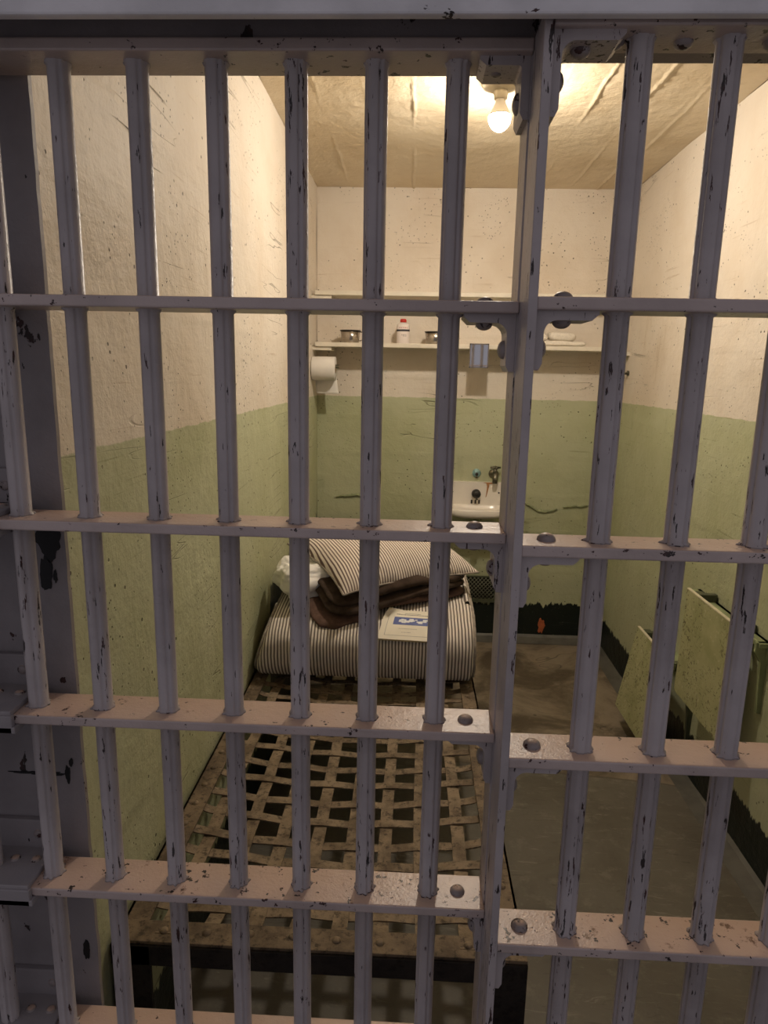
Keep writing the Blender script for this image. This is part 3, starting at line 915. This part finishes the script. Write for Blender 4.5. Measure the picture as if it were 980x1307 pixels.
# ------------------------------------------------------------------ rolled mattress
PROF = [(1.36, .462), (1.30, .458), (1.265, .470), (1.243, .494), (1.228, .530), (1.226, .565), (1.238, .600), (1.268, .630), (1.315, .652), (1.375, .664), (1.46, .670), (1.56, .674), (1.70, .676), (1.86, .676), (1.955, .668), (1.99, .655), (2.00, .59), (1.985, .52), (1.95, .475), (1.90, .460), (1.75, .458), (1.55, .460)]
def closed_spline(pts, n):
    """Catmull-Rom through closed pts, n samples"""
    out = []; k = len(pts)
    for i in range(n):
        t = i / n * k; j = int(t); f = t - j
        p = [Vector((*pts[(j + d) % k], 0)) for d in (-1, 0, 1, 2)]
        out.append(.5 * ((2 * p[1]) + (p[2] - p[0]) * f + (2 * p[0] - 5 * p[1] + 4 * p[2] - p[3]) * f * f + (3 * p[1] - p[0] - 3 * p[2] + p[3]) * f ** 3))
    return [(q.x, q.y) for q in out]
PS = closed_spline(PROF, 120)
MCY, MCZ = 1.60, .585
mx0, mx1 = .012, .712
mt = thing('rolled_mattress', 'striped ticking mattress folded up at the head of the bed', 'mattress', (.355, 1.6, .455))
def mat_fn(u, v):
    k = int(u * 120) % 120; y, z = PS[k]
    # v runs across the bed, with caps closing in at both ends
    if v < .10: s_ = math.sin(v / .10 * PI / 2); inset = 1 - s_; x = mx0 + .022 * (1 - math.cos(v / .10 * PI / 2))
    elif v > .90: w = (1 - v) / .10; s_ = math.sin(w * PI / 2); inset = 1 - s_; x = mx1 - .022 * (1 - math.cos(w * PI / 2))
    else: inset = 0; x = mx0 + .022 + (v - .10) / .80 * (mx1 - mx0 - .044)
    x += max(0, z - .50) * .28 * max(0, 1 - (x - mx0) / .20)
    s_ = (1 - inset)
    s2 = s_ ** .28 if s_ > 0 else 0
    left = max(0, 1 - (x - mx0) / .16)
    z2 = z - (z - .46) * .10 * left ** 1.5
    yy = MCY + (y - MCY) * (1 - .035 * (1 - s2) * 0) ; zz = z2
    yy = MCY + (yy - MCY) * s2; zz = MCZ + (zz - MCZ) * s2
    d = .0065 * fbm((x * .6, yy, zz), 3, 9) + .0035 * math.sin(x * 22) * fbm((x, yy, 1), 2, 5)
    dy, dz = y - MCY, z - MCZ; L = math.hypot(dy, dz)
    wt = 0 if z < .47 else 1
    return (x, yy + dy / L * d * wt * s2, zz + dz / L * d * wt * s2)
m = MB(); m.grid(mat_fn, 120, 70, True, True)
m.build('ticking_cover', M['ticking'], mt)
for vv, xs in ((.055, -1), (.945, 1)):
    pts = []
    for k in range(121):
        p = mat_fn((k % 120) / 120, vv)
        pts.append((p[0] + xs * .003, p[1] + (p[1] - MCY) * .004, p[2] + (p[2] - MCZ) * .01 + .0018 * math.sin(k * 1.7)))
    MB().tube(pts, .0048, 8, False).build('piping', M['piping'], mt)
# the tail of the mattress tucked into the right end of the fold
def fold_fn(u, v):
    a = 2 * PI * u
    y = 1.42 + v * .50
    r = .026 + .004 * math.sin(v * 9)
    return (.692 + r * .75 * math.cos(a), y - .145 * (1 - abs(math.sin(a)) ** .6) * 0, .575 + .105 * math.sin(a) + .010 * math.sin(v * 7))
m = MB(); m.grid(fold_fn, 24, 30, True, True)
m.build('fold_end', M['ticking'], mt)

# ------------------------------------------------------------------ blanket, linen, pillow, booklet
RB = math.radians(28)
BCX, BCY = .40, 1.50
bl = thing('folded_blanket', 'dark brown wool blanket folded between mattress and striped pillow', 'blanket', (BCX, BCY, .68))
def lay(cx, cy, z0, lx, ly, h, amp, seed, nsc, rot=RB, tilt=.0, ex=.42, drop=1.0):
    def sg(x, y):
        wy = cy + x * math.sin(rot) + y * math.cos(rot)
        return -drop * .42 * max(0, 1.37 - wy) + tilt * y + .006 * math.sin(x * 17 + seed)
    return slab(cx, cy, z0, lx, ly, h, rot, amp, seed, nsc, ex, 110, 34, sg)
RB = math.radians(26)
lay(.405, 1.480, .672, .55, .28, .030, .014, 2.0, 10).build('under_fold', M['blanket2'], bl)
q = lay(.425, 1.478, .696, .515, .28, .038, .009, 5.0, 10)
q2 = lay(.430, 1.485, .727, .505, .27, .036, .009, 8.0, 9)
q.add(q2.v, q2.f, True)
q.build('upper_folds', M['blanket'], bl)
wl = slab(.146, 1.455, .674, .185, .20, .118, .45, .026, 4.2, 10, .55, 110, 60)
tag(wl.build('white_pillowcase', M['linen'], None, (.142, 1.47, .676)), 'crumpled white linen tucked under the left corner of the striped pillow', 'linen')

pw = thing('striped_pillow', 'brown and cream striped ticking pillow on top of the bedding pile', 'pillow', (.425, 1.545, .80))
PLX, PLY, PTH = .50, .37, .112
def pillow_pt(u, v, side):
    """u,v in -1..1 over the pillow plan; side +1 upper, -1 lower"""
    ex = 1 - abs(u) ** 2.6; ey = 1 - abs(v) ** 2.6
    th = max(0, ex * ey) ** .48
    pin = 1 - .085 * (1 - abs(u) ** 2) * abs(v) ** 3; pin2 = 1 - .085 * (1 - abs(v) ** 2) * abs(u) ** 3
    x = u * PLX / 2 * pin2; y = v * PLY / 2 * pin
    z = side * PTH * (.62 if side > 0 else .30) * th
    z += .005 * fbm((x, y, side), 3, 9) * th + .006 * math.sin(x * 60 + 3 * fbm((x, y, 2), 2, 6)) * (abs(v) ** 4) * th
    fr = (1 - v) / 2
    z += -.046 * fr ** 2 - .014 * fr * max(0, -u) ** 3 + .020 * (1 - fr) * max(0, -u) ** 2
    x -= .055 * (1 - fr) * max(0, -u)
    return x, y, z
def pil(side):
    def fn(a, b):
        u = -1 + 2 * a; v = -1 + 2 * b
        u = math.sin(u * PI / 2); v = math.sin(v * PI / 2)
        return pillow_pt(u, v, side)
    return fn
m = MB(); m.grid(pil(1), 60, 48); m.grid(pil(-1), 60, 48)
ROT = Matrix.Rotation(math.radians(29), 4, 'Z')
o = m.build('ticking_cover', M['pillow'], None)
o.parent = pw; o.matrix_local = ROT
pts = []
for k in range(161):
    a = 4 * (k % 160) / 160; e = int(a); f = a - e; s_ = -1 + 2 * f
    u, v = [(s_, -1), (1, s_), (-s_, 1), (-1, -s_)][e]
    pts.append(pillow_pt(u, v, 1))
o = MB().tube(pts, .0034, 8, False).build('seam', M['piping'], None)
o.parent = pw; o.matrix_local = ROT

# booklet leaning on the front of the mattress
bk = thing('booklet', 'cream paper booklet with a blue printed picture leaning on the mattress', 'booklet', (.49, 1.29, .64))
BL = Vector((.405, 1.226, .617)); BRt = Vector((.575, 1.226, .612)); TL = Vector((.426, 1.340, .671)); TRt = Vector((.588, 1.336, .667))
NB = (BRt - BL).cross(TL - BL).normalized()
def bpt(u, v, h=0.0):
    p = BL * (1 - u) * (1 - v) + BRt * u * (1 - v) + TL * (1 - u) * v + TRt * u * v
    # gentle belly and the top left corner curling up
    lift = .006 * math.sin(PI * v) + .022 * max(0, (v - .55) / .45) ** 2 * max(0, 1 - u / .35)
    p = p + NB * (lift + h)
    k = max(0, (v - .6) / .4) ** 2 * max(0, 1 - u / .28)
    return p + Vector((.012, -.028, 0)) * k
def bsheet(h0, h1, u0=0, u1=1, v0=0, v1=1, nu=24, nv=20):
    m = MB()
    f0 = lambda a, b: bpt(u0 + (u1 - u0) * a, v0 + (v1 - v0) * b, h0)
    f1 = lambda a, b: bpt(u0 + (u1 - u0) * a, v0 + (v1 - v0) * b, h1)
    m.grid(f0, nu, nv, False); m.grid(f1, nu, nv, False)
    for g in (lambda a, b: bpt(u0 + (u1 - u0) * a, v0, h0 + (h1 - h0) * b), lambda a, b: bpt(u0 + (u1 - u0) * a, v1, h0 + (h1 - h0) * b)):
        m.grid(g, nu, 1, False)
    for g in (lambda a, b: bpt(u0, v0 + (v1 - v0) * a, h0 + (h1 - h0) * b), lambda a, b: bpt(u1, v0 + (v1 - v0) * a, h0 + (h1 - h0) * b)):
        m.grid(g, nv, 1, False)
    return m
bsheet(-.007, -.0006, .004, .997, .003, .997).build('pages', M['pageedge'], bk)
bsheet(-.0006, .0004).build('cover', M['coverpaper'], bk)
bsheet(.0003, .0009, .215, .90, .455, .715, 20, 8).build('blue_picture', M['blueink'], bk)
m = MB()
rr = random.Random(11)
for k in range(26):
    u = .33 + .49 * rr.random(); v = .585 + (rr.random() - .5) * .17 * (1 - abs((u - .6) / .36) ** 2)
    du = .018 + .045 * rr.random(); dv = .012 + .022 * rr.random()
    q = bsheet(.0008, .0013, u - du, min(u + du, .88), v - dv, v + dv, 4, 2); m.add(q.v, q.f)
m.build('island_print', M['whiteink'], bk)
m = MB()
def pline(u0, u1, v, hgt, seed, gap=1.0):
    rnd = random.Random(seed); u = u0
    while u < u1:
        w = rnd.uniform(.012, .035)
        q = bsheet(.0003, .0008, u, min(u + w, u1), v - hgt * rnd.uniform(.6, 1), v + hgt * rnd.uniform(.6, 1), 2, 1); m.add(q.v, q.f)
        u += w + rnd.uniform(.006, .012) * gap
pline(.40, .70, .865, .008, 1); pline(.24, .88, .815, .012, 2)
m.build('title_lines', M['ink'], bk)
m = MB()
pline(.34, .68, .33, .006, 3); pline(.40, .58, .22, .006, 4)
for (u0, u1, v0, v1) in ((.10, .93, .115, .122), (.10, .108, .12, .80), (.922, .93, .12, .80)):
    q = bsheet(.0003, .0007, u0, u1, v0, v1, 8, 8); m.add(q.v, q.f)
m.build('small_print', M['greyink'], bk)

# ------------------------------------------------------------------ folding table and seat on the right wall
def leaf(name, label, cat, y0, y1, zt, zb, xt, xb, arm, th=.009, lip=.018):
    t = thing(name, label, cat, (W, (y0 + y1) / 2, zt))
    m = MB()
    # hanging leaf: a shallow steel tray, its face to the cell, lips turned back to the wall
    dx = xb - xt
    def px(z): return xt + dx * (zt - z) / (zt - zb)
    out = [(px(zt), zt), (px(zb), zb), (px(zb) + th, zb), (px(zt) + th, zt)]
    m.prism([(a, b) for a, b in out], 'y', y0, y1)
    t_panel = MB()
    v = []
    vs = [(x, y, z) for y in (y0, y1) for x, z in out]
    fs = [(0, 1, 2, 3), (7, 6, 5, 4), (0, 4, 5, 1), (1, 5, 6, 2), (2, 6, 7, 3), (3, 7, 4, 0)]
    t_panel.add(vs, fs)
    bmx = t_panel.build('leaf', M['table'], t)
    bv = bmx.modifiers.new('bevel', 'BEVEL'); bv.width = .0018; bv.segments = 2
    MB().box(xt - .001, xt + th + .001, y0, y1, zt - .001, zt + .0025).build('top_edge', M['edge'], t)
    MB().add([(px(zt) + th, y, z) if i < 2 else (px(zb) + th, y, z) for y in (y0, y0 + .006) for i, z in enumerate((zt, zt, zb, zb))][:0] or [(px(zt) + th - .001, y0, zt - .004), (px(zt) + th + lip, y0, zt - .004), (px(zb) + th + lip, y0, zb + .004), (px(zb) + th - .001, y0, zb + .004), (px(zt) + th - .001, y0 + .006, zt - .004), (px(zt) + th + lip, y0 + .006, zt - .004), (px(zb) + th + lip, y0 + .006, zb + .004), (px(zb) + th - .001, y0 + .006, zb + .004)], [(0, 1, 2, 3), (7, 6, 5, 4), (0, 4, 5, 1), (1, 5, 6, 2), (2, 6, 7, 3), (3, 7, 4, 0)]).build('near_lip', M['greenpaint'], t)
    return t
tb = leaf('folding_table', 'larger green steel table leaf hanging down on the right wall', 'table', 1.165, 1.500, .722, .352, 1.435, 1.428, None)
# hinge ledge and arms of the table
m = MB(); m.box(W - .034, W + .004, 1.105, 1.60, .676, .690, .002); m.box(W - .012, W + .004, 1.105, 1.60, .640, .690, .002)
m.build('hinge_ledge', M['greenpaint'], tb)
m = MB()
m.box(1.447, W - .002, 1.455, 1.475, .690, .716, .002); m.box(1.452, 1.486, 1.474, 1.496, .668, .716, .002)
m.box(1.447, W - .002, 1.19, 1.21, .680, .712, .002)
m.build('hinge_lug', M['darkgreen'], tb)
def arm(y, z0, z1, x):
    m = MB(); m.prism([(W + .003, z1), (W - x, z1), (W - x, z1 - .03), (W - .022, z1 - .06), (W - .014, z0), (W + .003, z0)], 'y', y - .006, y + .006); return m
arm(1.118, .475, .690, .040).build('wall_arm', M['greenpaint'], tb)
m = MB(); m.box(W - .05, W, 1.24, 1.30, .43, .444, .002); m.box(W - .045, W + .002, 1.22, 1.27, .370, .405, .002)
m.build('stay_bracket', M['greenpaint'], tb)

se = leaf('folding_stool', 'smaller green steel stool leaf hanging low on the right wall', 'stool', 1.560, 1.905, .428, .085, 1.427, 1.366, None)
m = MB(); m.box(W - .034, W + .004, 1.52, 1.95, .380, .394, .002); m.build('hinge_ledge', M['greenpaint'], se)
m = MB(); m.box(1.439, W, 1.86, 1.88, .394, .420, .002); m.box(1.444, 1.476, 1.878, 1.9, .375, .420, .002); m.box(1.439, W, 1.58, 1.60, .385, .418, .002)
m.build('hinge_lug', M['darkgreen'], se)
arm(1.545, .13, .394, .060).build('wall_arm', M['darkgreen'], se)

# ------------------------------------------------------------------ light
w = bpy.data.worlds.new('corridor_light'); scene.world = w; w.use_nodes = True
bg = w.node_tree.nodes['Background']
bg.inputs[0].default_value = (.90, .86, .96, 1); bg.inputs[1].default_value = .27

# ------------------------------------------------------------------ camera
yaw, pitch, roll, f = -.0398, .2050, .0194, 862.03
fwv = Vector((math.sin(yaw) * math.cos(pitch), math.cos(yaw) * math.cos(pitch), -math.sin(pitch)))
r0 = Vector((math.cos(yaw), -math.sin(yaw), 0)); u0 = r0.cross(fwv)
c_, s_ = math.cos(roll), math.sin(roll)
r = c_ * r0 + s_ * u0; u = -s_ * r0 + c_ * u0
cam = bpy.data.cameras.new('camera'); co = bpy.data.objects.new('camera', cam); COL.objects.link(co)
mw = Matrix(((r.x, u.x, -fwv.x, .4954), (r.y, u.y, -fwv.y, -.72), (r.z, u.z, -fwv.z, 1.4183), (0, 0, 0, 1)))
co.matrix_world = mw
cam.sensor_fit = 'HORIZONTAL'; cam.sensor_width = 36; cam.lens = f / 980 * 36
cam.clip_start = .02; cam.clip_end = 100
scene.camera = co

vs_ = scene.view_settings
scene.display_settings.display_device = 'sRGB'
vs_.view_transform = 'Standard'; vs_.look = 'None'; vs_.gamma = 1; vs_.exposure = 0.0; vs_.use_curve_mapping = False
